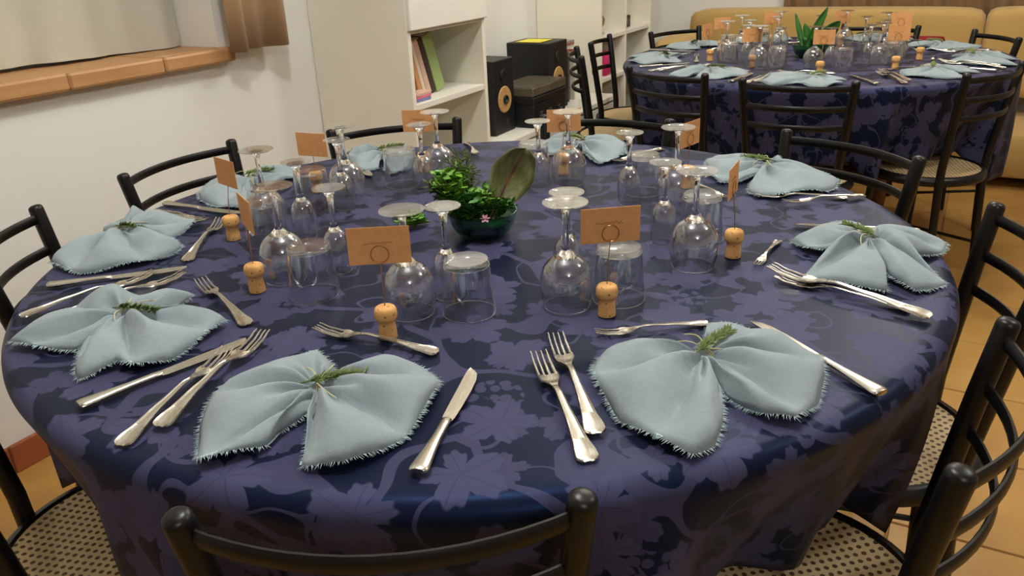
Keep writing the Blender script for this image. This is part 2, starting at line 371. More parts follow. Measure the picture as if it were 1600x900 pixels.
# ------------------------------------------------------------------ tall cabinets and the low stereo deck
def cabinet(name, label, a0, a1, dep, h, shelves, mid=None, door=None):
    t = room(name, label, 'cabinet', (a0+a1)/2, 0, 0); b = ((a0+a1)/2, 0, 0); th = .02
    rb(*b, a0, a0+th, 0.002, dep, 0, h, .002).build('side_panel', M['cab'], t, False)
    rb(*b, a1-th, a1, 0.002, dep, 0, h, .002).build('side_panel', M['cab'], t, False)
    rb(*b, a0+th, a1-th, .002, .012, 0, h).build('back_panel', M['cab'], t, False)
    if mid: rb(*b, mid-.011, mid+.011, .012, dep-.002, 0, h, .002).build('divider', M['cab'], t, False)
    for z in shelves: rb(*b, a0+th, a1-th, .012, dep-.004, z-.022, z, .002).build('shelf', M['cabw'], t, False)
    rb(*b, a0, a1, 0.002, dep, h, h+.02, .002).build('top_panel', M['cab'], t, False)
    if door:
        dr_ = rb(*b, a0+.001, a1-.001, dep-.003, dep+.015, door[0], door[1], .003).build('door', M['cabw'], t, False)
        rb(*b, a1-.06, a1-.045, dep+.013, dep+.035, (door[0]+door[1])/2, (door[0]+door[1])/2+.1, .004).build('handle', M['silver'], dr_, False)
    return t
cabinet('tall_cabinet', 'tall cream cabinet with leaning books on an open shelf', 1.39, 1.885, .42, 2.3, (.08, .40, .742, .995), door=(.985, 1.75))
cabinet('tall_bookcase', 'tall cream bookcase beside the sofa', 3.117, 3.86, .37, 2.3, (.08, .562, .775, 1.2, 1.6), mid=3.47)
dk = room('low_cabinet', 'low cream cabinet carrying the stereo between the tall cabinets', 'cabinet', 2.5, 0, 0)
rb(2.5, 0, 0, 1.887, 3.115, .002, .44, .0, .47, .002).build('body', M['cab'], dk, False)
rb(2.5, 0, 0, 1.887, 3.115, .002, .46, .47, .495, .003).build('top', M['cabw'], dk, False)
for i in range(3):
    a = 1.9+i*.405; d_ = rb(2.5, 0, 0, a, a+.395, .438, .455, .06, .46, .003).build('door', M['cabw'], dk, False)
    rb(2.5, 0, 0, a+.19, a+.205, .455, .475, .38, .395, .003).build('knob', M['silver'], d_, False)
def disc(mb, c, r, depth, n=28):           # a round piece facing into the room (local -y)
    prof = [(0, 0), (r*.2, 0), (r*.24, .004), (r*.8, depth), (r, depth), (r*1.06, depth-.003), (r*1.06, .0)]
    v0 = len(mb.v); tmp = MB().lathe(prof, n); mb.add([(c[0]+x, c[1]-z, c[2]+y) for x, y, z in tmp.v], tmp.f); return mb
def speaker(label, a0, a1, d0, d1, z0, z1):
    b = ((a0+a1)/2, (d0+d1)/2, z0); t = room('loudspeaker', label, 'speaker', *b, group='stereo loudspeakers'); w_ = (a1-a0)/2; fr = -(d1-d0)/2
    MB().box(-w_, w_, fr, -fr, 0, z1-z0, .004).build('body', M['black_plastic'], t, False)
    disc(MB(), (0, fr, (z1-z0)*.46), .052, .004).build('woofer_cone', M['cone'], t)
    disc(MB(), (0, fr, (z1-z0)*.46), .017, .012).build('dust_cap', M['black_plastic'], t)
    disc(MB(), (0, fr, (z1-z0)*.78), .026, .005).build('tweeter', M['black_plastic'], t)
    disc(MB(), (.02, fr, (z1-z0)*.14), .014, .003).build('port', M['darkframe'], t)
    return t
DZ = .496
speaker('black loudspeaker with full yellow cone next to the tall cabinet', 2.03, 2.20, .12, .36, DZ, .80)
speaker('black loudspeaker half hidden behind the amplifier', 2.552, 2.755, .13, .35, DZ, .81)
tag(rb(*R0, 2.57, 2.70, .17, .30, .812, .8135).build('yellow_paper', M['yellowpaper'], None, False, loc=P0, rotz=RZ), 'yellow paper lying on top of the far loudspeaker', 'paper')
am = room('record_player', 'black stereo with smoked lid in front of the speaker', 'record player', 2.38, .365, DZ)
MB().box(-.16, .16, -.075, .11, 0, .10, .006).build('amplifier', M['black_plastic'], am, False)
MB().box(-.165, .165, -.08, .115, .102, .13, .004).build('deck', M['black_plastic'], am, False)
MB().box(-.163, .163, -.078, .113, .132, .172, .006).build('lid', M['grey_plastic'], am, False)
for x in (-.09, 0, .09): disc(MB(), (x, -.075, .05), .014, .012).build('knob', M['darkframe'], am)
ORD = ('first', 'second', 'third', 'fourth', 'fifth', 'sixth', 'seventh', 'eighth', 'ninth', 'tenth', 'eleventh')
for i in range(11):
    a = 2.80+i*.0145; h_ = .24+random.uniform(-.015, .012); lab = ['grey', 'pale', 'dark', 'reddish'][(i*7) % 4]
    o = rb(a+.005, .2, DZ, a, a+.011, .10, .30+random.uniform(-.01, .02), DZ, DZ+h_).build('record_sleeve', M[['sleeve_grey', 'sleeve_light', 'sleeve_dark', 'sleeve_red'][(i*7) % 4]], None, False, loc=W(a+.005, .2, DZ), rotz=RZ)
    tag(o, f'{lab} upright record sleeve, {ORD[i]} from the left beside the stereo', 'record', 'record sleeves on the low cabinet')
tops = ('beige', 'reddish', 'grey')
for i in range(3):
    o = rb(2.88, .2, 0, 2.80, 2.965, .11, .29, DZ+.2535+i*.011, DZ+.2635+i*.011).build('record_case', M[['sleeve_light', 'sleeve_red', 'sleeve_grey'][i]], None, False, loc=W(2.88, .2, 0), rotz=RZ)
    tag(o, f'{tops[i]} flat case stacked on top of the upright record sleeves', 'record case', 'cases on the record sleeves')
# books on the open shelf of the first cabinet
def book(label, a, lean, th, h_, dep, mat, z=.742):
    t = room('book', label, 'book', a, .335-dep/2, z, group='books on the open shelf')
    def bx(x0, x1, y0, y1, z0, z1, nm, mt):
        mb = MB().box(x0, x1, y0, y1, z0, z1, .0008); c_, s_ = math.cos(lean), math.sin(lean)
        mb.v = [(x*c_-zz*s_ + (th*0), y, x*s_+zz*c_) for x, y, zz in mb.v]
        mz = min(v[2] for v in mb.v); bx.mz = min(bx.mz, mz); return mb, nm, mt
    bx.mz = 0
    parts = [bx(0, .002, -dep/2, dep/2, 0, h_, 'cover', mat), bx(th-.002, th, -dep/2, dep/2, 0, h_, 'cover', mat), bx(0, th, -dep/2-.002, -dep/2, 0, h_, 'spine', mat), bx(.002, th-.002, -dep/2, dep/2-.006, .003, h_-.003, 'pages', 'book_cream')]
    for mb, nm, mt in parts:
        mb.v = [(x, y, z_-bx.mz) for x, y, z_ in mb.v]; mb.build(nm, M[mt], t, False)
book('orange-brown book leaning at the left end of the shelf', 1.548, rad(17), .022, .175, .16, 'book_orange')
book('cream book leaning between orange and rose books', 1.574, rad(18), .018, .205, .18, 'book_cream')
book('pale rose book leaning in the middle of the row', 1.597, rad(19), .026, .205, .17, 'book_rose')
book('dark brown book leaning behind the green book', 1.628, rad(19), .024, .21, .17, 'book_brown')
book('thick light green book leaning at the right end', 1.658, rad(19), .055, .212, .17, 'book_green')
for i, (lb, mt) in enumerate((('blue', 'book_blue'), ('pink', 'book_pink'), ('rose-coloured', 'book_rose'))):
    o = MB().box(-.05, .05, -.026, .026, 0, .009, .001).build('magazine', M[mt], None, False, loc=W(1.475+i*.006, .372, .743+i*.0096), rotz=RZ+rad(4*i-4))
    tag(o, f'{lb} magazine lying flat in the small pile under the books', 'magazine', 'magazines under the leaning books')
# ornaments in the bookcase
o = MB().lathe([(0, 0), (.03, 0), (.032, .006), (.014, .02), (.03, .05), (.034, .075), (.02, .1), (.012, .12), (.018, .13), (0, .132)], 24).build('silver_jug', M['silver'], None, loc=W(3.25, .30, .777)); tag(o, 'small silver jug at the front of the bookcase shelf', 'jug')
o = MB().lathe([(0, 0), (.035, 0), (.04, .01), (.045, .03), (.03, .05), (0, .06)], 24).build('silver_dish', M['silver'], None, loc=W(3.22, .22, .777)); tag(o, 'low silver dish behind the jug in the bookcase', 'dish')
bxr = room('radio', 'small dark radio on the right side of the bookcase', 'radio', 3.6, .28, .777)
MB().box(-.06, .06, -.04, .04, 0, .062, .004).build('body', M['black_plastic'], bxr, False)
disc(MB(), (.02, -.04, .03), .018, .003).build('speaker_grille', M['grey_plastic'], bxr); disc(MB(), (-.035, -.04, .03), .009, .006).build('knob', M['silver'], bxr)

# ------------------------------------------------------------------ sofa and curtain at the back wall
sf = room('corner_sofa', 'long ochre U-shaped sofa along the back wall', 'sofa', 4.2, 1.35, 0)
def srb(*q): return rb(4.2, 1.35, 0, *q)
def cushion(a0, a1, d0, d1, z0, z1, r, drop0=0, drop1=0):
    mb = srb(a0, a1, d0, d1, z0, z1, r); return mb
def add_cush(nm, *q, bev=.05):
    o = cushion(*q, bev).build(nm, M['sofa'], sf, True, 60)
    b = o.modifiers.new('sub', 'SUBSURF'); b.levels = b.render_levels = 2; return o
for d0, d1 in ((.48, 2.09), (2.08, 2.9)): add_cush('back_cushion', 4.19, 4.43, d0, d1, .36, .825, bev=.03)
for d0, d1 in ((.66, 1.1), (1.11, 1.65), (1.66, 2.17)): add_cush('seat_cushion', 3.75, 4.25, d0, d1, .26, .44)
srb(3.72, 4.42, .5, 2.75, .06, .27, .02).build('base', M['sofa'], sf, True)
for a in (3.8, 4.35):
    for d in (.55, 2.68): srb(a, a+.05, d, d+.05, 0, .07).build('foot', M['black_plastic'], sf, False)
add_cush('back_cushion', 3.3, 4.3, 2.66, 2.9, .36, .81, bev=.03)
add_cush('arm', 3.55, 4.2, .45, .66, .1, .72)

bcu = room('back_curtain', 'wide brown curtain hanging behind the sofa', 'curtain', 4.455, 1.0, .45)
rows = []
for j in range(5):
    f = j/4; rows.append([(.014*math.sin(2*PI*i/12.5)*(1-.1*f)+.006*math.sin(i*.31), -i*.0086, f*1.7) for i in range(350)])
o = MB().grid(rows).build('curtain_cloth', M['brown_curtain'], bcu); solidify(o, .003)
MB().tube([(0, .05, 1.72), (0, -3.05, 1.72)], .012, 10).build('curtain_rod', M['darkframe'], bcu)

# ------------------------------------------------------------------ tables and tablecloths
def table(T, label):
    t = thing('round_table', label, 'table', (T.x, T.y, 0))
    MB().lathe([(0, .72), (TR-.02, .72), (TR-.012, .725), (TR-.012, .745), (TR-.02, .7535), (0, .7535)], 72).build('table_top', M['oak'], t)
    for k in range(4):
        an = PI/4+PI/2*k; MB().tube([(.36*math.cos(an), .36*math.sin(an), 0), (.33*math.cos(an), .33*math.sin(an), .722)], [.02, .028], 12).build('leg', M['oak'], t)
def cloth(T, seats, label, seed):
    rr = random.Random(seed); ph = [rr.uniform(0, 6.28) for _ in range(8)]
    N_ = 288; V = []; UVs = []; F = []
    def top_z(x, y): return TZ-.0008+.0006*math.sin(9*x+ph[0])*math.sin(8*y+ph[1])
    rings = [.02, .1, .2, .3, .4, .5, .58, .64, .69, .715, .73]
    prof = [('t', s) for s in rings] + [('e', k/5) for k in range(1, 6)] + [('s', k/16) for k in range(1, 17)]
    ec = .022
    for kind, q in prof:
        for i in range(N_):
            an = 2*PI*i/N_; c_, s_ = math.cos(an), math.sin(an)
            near = min(abs((an-a_+PI) % (2*PI)-PI) for a_ in seats)
            over = 1-min(1, max(0, (near-rad(14.5))/rad(6)))            # 1 over a chair seat
            over = over*over*(3-2*over)
            if kind == 't': r, z, arc = q, top_z(q*c_, q*s_), q
            elif kind == 'e':
                th = q*PI/2; r = .73+ec*math.sin(th); z = TZ-.0008-ec*(1-math.cos(th)); arc = .73+ec*th
            else:
                hem = .482*over + (.405+.03*math.sin(3*an+ph[2]))*(1-over)
                z0 = TZ-.0008-ec; z = z0+(hem-z0)*q
                fold = (.016*math.sin(13*an+ph[3]+.6*q)+.011*math.sin(23*an+ph[4])+.008*math.sin(37*an+ph[5]))*(q**1.3)
                r = .752+fold - .098*q*over - .012*q*(1-over)+.010*math.sin(q*PI)*(1-over)
                arc = .73+ec*PI/2+(z0-z)
            V.append((r*c_, r*s_, z-.7)); UVs.append((arc*c_+T.x*.37, arc*s_+T.y*.37))
    nr = len(prof)
    for j in range(nr-1):
        for i in range(N_): k = (i+1) % N_; F.append((j*N_+i, (j+1)*N_+i, (j+1)*N_+k, j*N_+k))
    F.append(tuple(range(N_)))
    me = bpy.data.meshes.new('tablecloth'); me.from_pydata(V, [], F); me.materials.append(M['damask'])
    uvl = me.uv_layers.new(name='UVMap'); li = np.empty(len(me.loops), dtype=np.int32); me.loops.foreach_get('vertex_index', li)
    uvl.data.foreach_set('uv', np.array(UVs, dtype=np.float32)[li].ravel())
    me.polygons.foreach_set('use_smooth', [True]*len(me.polygons)); me.update()
    o = link('tablecloth', me, None, (T.x, T.y, .7)); solidify(o, .0012, -1)
    return tag(o, label, 'tablecloth', 'navy damask tablecloths')

# ------------------------------------------------------------------ chairs
def chair_meshes():
    out = []
    for s in (-1, 1):
        path = [(.150, s*.150, .004), (.138, s*.143, .25), (.128, s*.139, .44), (.130, s*.141, .50), (.143, s*.150, .60), (.158, s*.160, .71), (.1722, s*.168, .802), (.1729, s*.1683, .8065), (.1735, s*.1685, .8095), (.1738, s*.1686, .8112), (.1739, s*.1687, .8117)]
        out.append(('back_post', MB().tube(path, [.012, .0128, .0135, .0135, .0135, .0135, .0135, .0128, .0105, .0065, .001], 14).mesh('back_post', M['black_metal'])))
        out.append(('leg', MB().tube([(-.135, s*.145, .004), (-.115, s*.128, .44)], [.011, .0125], 12).mesh('leg', M['black_metal'])))
    rim = [(.162*1, 0)]
    prof = [(.170, .432), (.184, .434), (.189, .443), (.187, .456), (.180, .463), (.171, .464), (.168, .458)]
    out.append(('seat_frame', MB().lathe(prof, 56, closed=True).mesh('seat_frame', M['black_metal'])))
    out.append(('seat', MB().lathe([(0, .452), (.08, .4525), (.14, .455), (.1705, .459), (.1705, .456), (.14, .452), (0, .449)], 48).mesh('seat', M['cane'])))
    for z in (.786, .724, .664):
        f = (z-.5)/.31; y0 = .141+.027*f; x0 = .133+.040*f
        path = []
        for k in range(15):
            q = -1+2*k/14; path.append((x0+.046*(1-q*q), y0*q, z))
        out.append(('rail', MB().tube(path, .008, 10, flat=(.0042, .0098)).mesh('rail', M['black_metal'])))
    out.append(('stretcher', MB().tube([(-.128, -.139, .18), (.14, -.145, .18), ], .006, 8).mesh('stretcher', M['black_metal'])))
    out.append(('stretcher', MB().tube([(-.128, .139, .18), (.14, .145, .18), ], .006, 8).mesh('stretcher', M['black_metal'])))
    return out
CH = chair_meshes()
def chair(topmid, outang, label, group):
    a = rad(outang); x = topmid[0]-.174*math.cos(a); y = topmid[1]-.174*math.sin(a)
    t = thing('dining_chair', label, 'chair', (x, y, 0), a, group)
    for nm, me in CH: link(nm, me, t)
    return (x, y)
G1, G2 = 'black chairs around the near table', 'black chairs around the far table'
seats1 = []; seats2 = []
def put(T, lst, *a):
    x, y = chair(*a); lst.append(math.atan2(y-T.y, x-T.x))
pre = 'black ladder-back cane-seat chair '
put(T1, seats1, (-.118, .537), -90, pre+'with its back to the camera at bottom centre', G1)
put(T1, seats1, (.471, .683), -36.4, pre+'nearest at the bottom right corner', G1)
put(T1, seats1, (.737, 1.078), -21, pre+'at right edge of near table', G1)
put(T1, seats1, (.739, 1.690), 29.5, pre+'between near and far table, right', G1)
put(T1, seats1, (.263, 2.075), 67.6, pre+'at near table, behind the glasses below the stereo', G1)
put(T1, seats1, (-.29, 2.121), 105.6, pre+'in front of the tall book cabinet', G1)
put(T1, seats1, (-.764, 1.86), 155.1, pre+'by the white wall, upper left of near table', G1)
put(T1, seats1, (-.865, 1.325), 195, pre+'cut off by the left edge, below the window', G1)
put(T1, seats1, (-.575+.174*math.cos(rad(-147)), .95+.174*math.sin(rad(-147))), -147, pre+'mostly cut off at bottom left corner', G1)
put(T2, seats2, (.567, 2.84), -140.6+0, pre+'near left of the far table', G2)
put(T2, seats2, (.913, 2.508), -117.4, pre+'front centre of the far table', G2)
put(T2, seats2, (1.563, 2.565), -57, pre+'front right of the far table', G2)
put(T2, seats2, (.325, 3.47), 178, pre+'left side of far table beside the records', G2)
put(T2, seats2, (.47, 3.92), 158, pre+'left side of far table before the bookcase', G2)
put(T2, seats2, (.878, 4.178), 123.7, pre+'back left of far table before the sofa', G2)
put(T2, seats2, (1.80, 3.93), 50, pre+'back right of far table before the sofa', G2)
put(T2, seats2, (2.05, 3.41), -2, pre+'right end of the far table', G2)
table(T1, 'round wooden table under the near navy cloth'); table(T2, 'round wooden table under the far navy cloth')
cloth(T1, seats1, 'navy and purple vine-leaf damask cloth on the near round table', 5)
cloth(T2, seats2, 'navy damask cloth on the far round table by the sofa', 9)
o = MB().box(-.06, .06, -.035, .035, 0, .125, .022).build('magenta_bag', M['magenta'], None, True, 60, loc=W(3.275, .32, .563), rotz=RZ); tag(o, 'magenta cloth bag on a low bookcase shelf behind the chairs', 'bag')
q = on(1446, 57, .70)
o = MB().box(-.11, .11, -.05, .05, 0, .255, .045).build('crimson_cushion', M['red'], None, True, 60, loc=(q.x, q.y, .445), rotz=rad(-30)); tag(o, 'crimson cushion standing on the sofa behind the far table', 'cushion')

# ------------------------------------------------------------------ place settings: builders
def fork_meshes():
    L = .215
    def zc(x):                      # centre line height of the fork lying face up
        q = x/L
        pts = ((0, .0035), (.1, .0055), (.35, .010), (.55, .0125), (.64, .010), (.72, .0045), (.80, .003), (.9, .0055), (1, .0115))
        for (a, za), (b, zb) in zip(pts, pts[1:]):
            if q <= b: f = (q-a)/(b-a); f = f*f*(3-2*f); return za+(zb-za)*f
        return pts[-1][1]
    def wd(x):
        q = x/L
        pts = ((0, .0070), (.012, .0104), (.03, .0118), (.07, .0112), (.14, .0088), (.25, .0063), (.4, .0042), (.55, .0034), (.62, .0036), (.68, .0075), (.73, .0118), (.78, .0125))
        for (a, za), (b, zb) in zip(pts, pts[1:]):
            if q <= b: return za+(zb-za)*(q-a)/(b-a)
        return pts[-1][1]
    def slab(x0, x1, n, rim):
        rows = []
        for i in range(n+1):
            x = x0+(x1-x0)*i/n; w_ = wd(x); z = zc(x); t_ = .0013
            dish = (.0030 if x/L > .66 else 0)*min(1, max(0, (x/L-.66)/.08))
            rr = rim*min(1, w_/.006)
            prof = [(-w_, z-t_*.3+dish), (-w_*.93, z+t_+dish), (-w_*.66, z+t_-rr+dish*.5), (0, z+t_-rr*.8), (w_*.66, z+t_-rr+dish*.5), (w_*.93, z+t_+dish), (w_, z-t_*.3+dish), (w_*.6, z-t_+dish*.5), (0, z-t_), (-w_*.6, z-t_+dish*.5), (-w_, z-t_*.3+dish)]
            rows.append([(x, y, zz) for y, zz in prof])
        mb = MB().grid(rows); mb.f.append(tuple(range(0, 10))); k = len(mb.v)-11; mb.f.append(tuple(range(k+9, k-1, -1))); return mb
    h = slab(0, .62*L, 40, .0017)
    hd = slab(.62*L, .785*L, 10, 0)
    for k in range(4):
        y0 = (-1.5+k)*.0066; path = []; rs = []
        for i in range(8):
            q = i/7; x = (.775+.225*q)*L; path.append((x, y0*(1-.06*q), zc(x)+.0030*(abs(y0)/.0105)**2*(1-q*.6))); rs.append(.0018-.0009*q**2)
        hd.tube(path, rs, 6)
    return h.mesh('handle', M['steel']), hd.mesh('tines', M['steel'])
def knife_meshes():
    L = .225; h = MB(); rows = []
    hp = ((0, .0080, .0045), (.008, .0106, .0056), (.03, .0114, .0058), (.07, .0104, .0056), (.15, .0085, .0050), (.28, .0060, .0044), (.40, .0058, .0044), (.45, .0066, .0042), (.46, .0040, .0030))
    for q, w_, z in hp:
        x = q*L; rows.append([(x, w_*math.cos(a_), .0062+z*math.sin(a_)*.72) for a_ in [2*PI*k/16 for k in range(17)]])
    h.grid(rows); h.f.append(tuple(range(15, -1, -1))); k = len(h.v)-17; h.f.append(tuple(range(k, k+16)))
    b = MB(); rows = []
    bp = ((.45, -.0060, .0060), (.48, -.0075, .0068), (.6, -.0088, .0075), (.75, -.0095, .0082), (.88, -.0085, .0088), (.95, -.0050, .0088), (.985, .0005, .0082), (1, .0050, .0066))
    for q, y0, y1 in bp:
        x = q*L; mid = (y0+y1)/2; rows.append([(x, y0, .0048), (x, mid, .0056), (x, y1, .0062), (x, y1, .0048), (x, mid, .0044), (x, y0, .0048)])
    b.grid(rows)
    return h.mesh('handle', M['steel']), b.mesh('blade', M['steel'])
FK = fork_meshes(); KN = knife_meshes()
def cutlery_item(kind, tip, tail, label, group, dz=0):
    d = tip-tail; L = math.hypot(d.x, d.y); ms = KN if kind == 'knife' else FK
    t = thing({'knife': 'table_knife', 'fork': 'dinner_fork', 'dessert': 'dessert_fork'}[kind], label, 'knife' if kind == 'knife' else 'fork', (tail.x, tail.y, TZ+dz), math.atan2(d.y, d.x), group)
    s = L/(.225 if kind == 'knife' else .215); t.scale = (s, s, s) if kind != 'knife' else (s, min(s, 1.05), 1)
    link('handle', ms[0], t); link('blade' if kind == 'knife' else 'tines', ms[1], t); return t

def shell(prof, th=.0012):
    ins = []
    for i, (r, z) in enumerate(prof):
        a = prof[max(0, i-1)]; b = prof[min(len(prof)-1, i+1)]; dx, dz = b[0]-a[0], b[1]-a[1]; l = math.hypot(dx, dz)
        ins.append((max(r-dz/l*th, .0005), z+dx/l*th))
    return prof + ins[::-1]
def smoothp(p, n=5):
    out = []
    for i in range(len(p)-1):
        p0 = p[max(i-1, 0)]; p1 = p[i]; p2 = p[i+1]; p3 = p[min(i+2, len(p)-1)]
        for k in range(n):
            u = k/n; out.append(tuple(.5*((2*p1[j])+(-p0[j]+p2[j])*u+(2*p0[j]-5*p1[j]+4*p2[j]-p3[j])*u*u+(-p0[j]+3*p1[j]-3*p2[j]+p3[j])*u**3) for j in (0, 1)))
    return out+[p[-1]]
def lm(name, prof, mat, n=40, closed=True): return (name, MB().lathe(prof, n, closed=closed).mesh(name, M[mat], True, 50))
WINE = [lm('bowl', shell(smoothp([(.0325, 0), (.0362, .018), (.0375, .034), (.0345, .052), (.0265, .066), (.0165, .0740)], 4)), 'glass'),
        lm('stem', [(0, .0715), (.0165, .0738), (.0120, .0775), (.0065, .083), (.0048, .092), (.0042, .112), (.0046, .135), (.0075, .1455), (.0120, .1485), (0, .1490)], 'solid_glass', 24, False),
        lm('foot', [(0, .1482), (.012, .1480), (.029, .1492), (.0312, .1503), (.031, .1516), (.016, .1520), (0, .1514)], 'foot_glass', 40, False)]
FLUTE = [lm('bowl', shell(smoothp([(.0205, 0), (.0226, .022), (.0222, .040), (.0180, .058), (.0115, .0675)], 4)), 'glass', 32),
         lm('stem', [(0, .0655), (.0115, .0673), (.0080, .071), (.0050, .078), (.0042, .092), (.0042, .108), (.0060, .124), (.0105, .1325), (.0150, .1352), (0, .1357)], 'solid_glass', 24, False),
         lm('foot', [(0, .1352), (.014, .1350), (.0245, .1362), (.0262, .1372), (.026, .1383), (.014, .1388), (0, .1384)], 'foot_glass', 40, False)]
TUMB = [lm('body', shell([(.0378, 0), (.0372, .012), (.0352, .035), (.0332, .058), (.0322, .0705)], .0014), 'glass'),
        lm('base', [(0, .0690), (.0290, .0690), (.0312, .0702), (.0322, .0725), (.0318, .0770), (.0300, .0790), (.026, .0788), (0, .0770)], 'foot_glass', 40, False)]
def glass(kind, x, y, label, group):
    nm, ms, cat = {'wine': ('wine_glass', WINE, 'wine glass'), 'flute': ('small_stem_glass', FLUTE, 'stem glass'), 'tumbler': ('water_tumbler', TUMB, 'tumbler')}[kind]
    t = thing(nm, label, cat, (x, y, TZ+.0004), random.uniform(0, 6), group)
    for n_, me in ms: link(n_, me, t)
CORKM = MB().lathe(smoothp([(0, 0), (.0105, 0), (.0122, .0012), (.0120, .009), (.0112, .018), (.0112, .023), (.0130, .0265), (.0148, .030), (.0150, .037), (.0135, .0425), (.0095, .0450), (0, .0455)], 3), 26).mesh('cork', M['cork'])
def holder(x, y, ctr, label, group):
    t = thing('card_holder', label, 'card holder', (x, y, TZ+.0004), random.uniform(-.4, .4)*0, group)
    link('cork', CORKM, t)
    c = Vector((ctr.x-x, ctr.y-y, ctr.z-TZ-.0004)); tl = Vector((c.x, c.y, 0)); 
    MB().tube([(0, 0, .044), (c.x*.35, c.y*.35, .044+(c.z-.05)*.45), (c.x, c.y, c.z-.020)], .0007, 6).build('wire', M['wire'], t)
    return t
def placecard(ctr, yaw, hw, hh, tilt, label, group):
    # yaw: heading of the card's width; local x = width, y = away from reader
    t = thing('place_card', label, 'card', (ctr.x, ctr.y, ctr.z), yaw, group); t.rotation_euler = (rad(tilt), 0, yaw)
    MB().box(-hw, hw, .0003, .0011, -hh, hh).build('paper', M['card'], t, False)
    ring = MB().tube([(.0115*math.cos(a_), -.0012, -hh*.45+.0115*math.sin(a_)) for a_ in [2*PI*k/24-PI/2 for k in range(25)]], .0006, 6)
    ring.build('wire_clip', M['wire'], t)
    rr = random.Random(int(ctr.x*1e4)); x = -hw*.5; path = []
    while x < hw*.45: path.append((x, .0001, hh*.12+rr.uniform(-.0018, .0024))); x += .0022
    MB().tube(path, .0003, 4).build('handwriting', M['ink'], t)

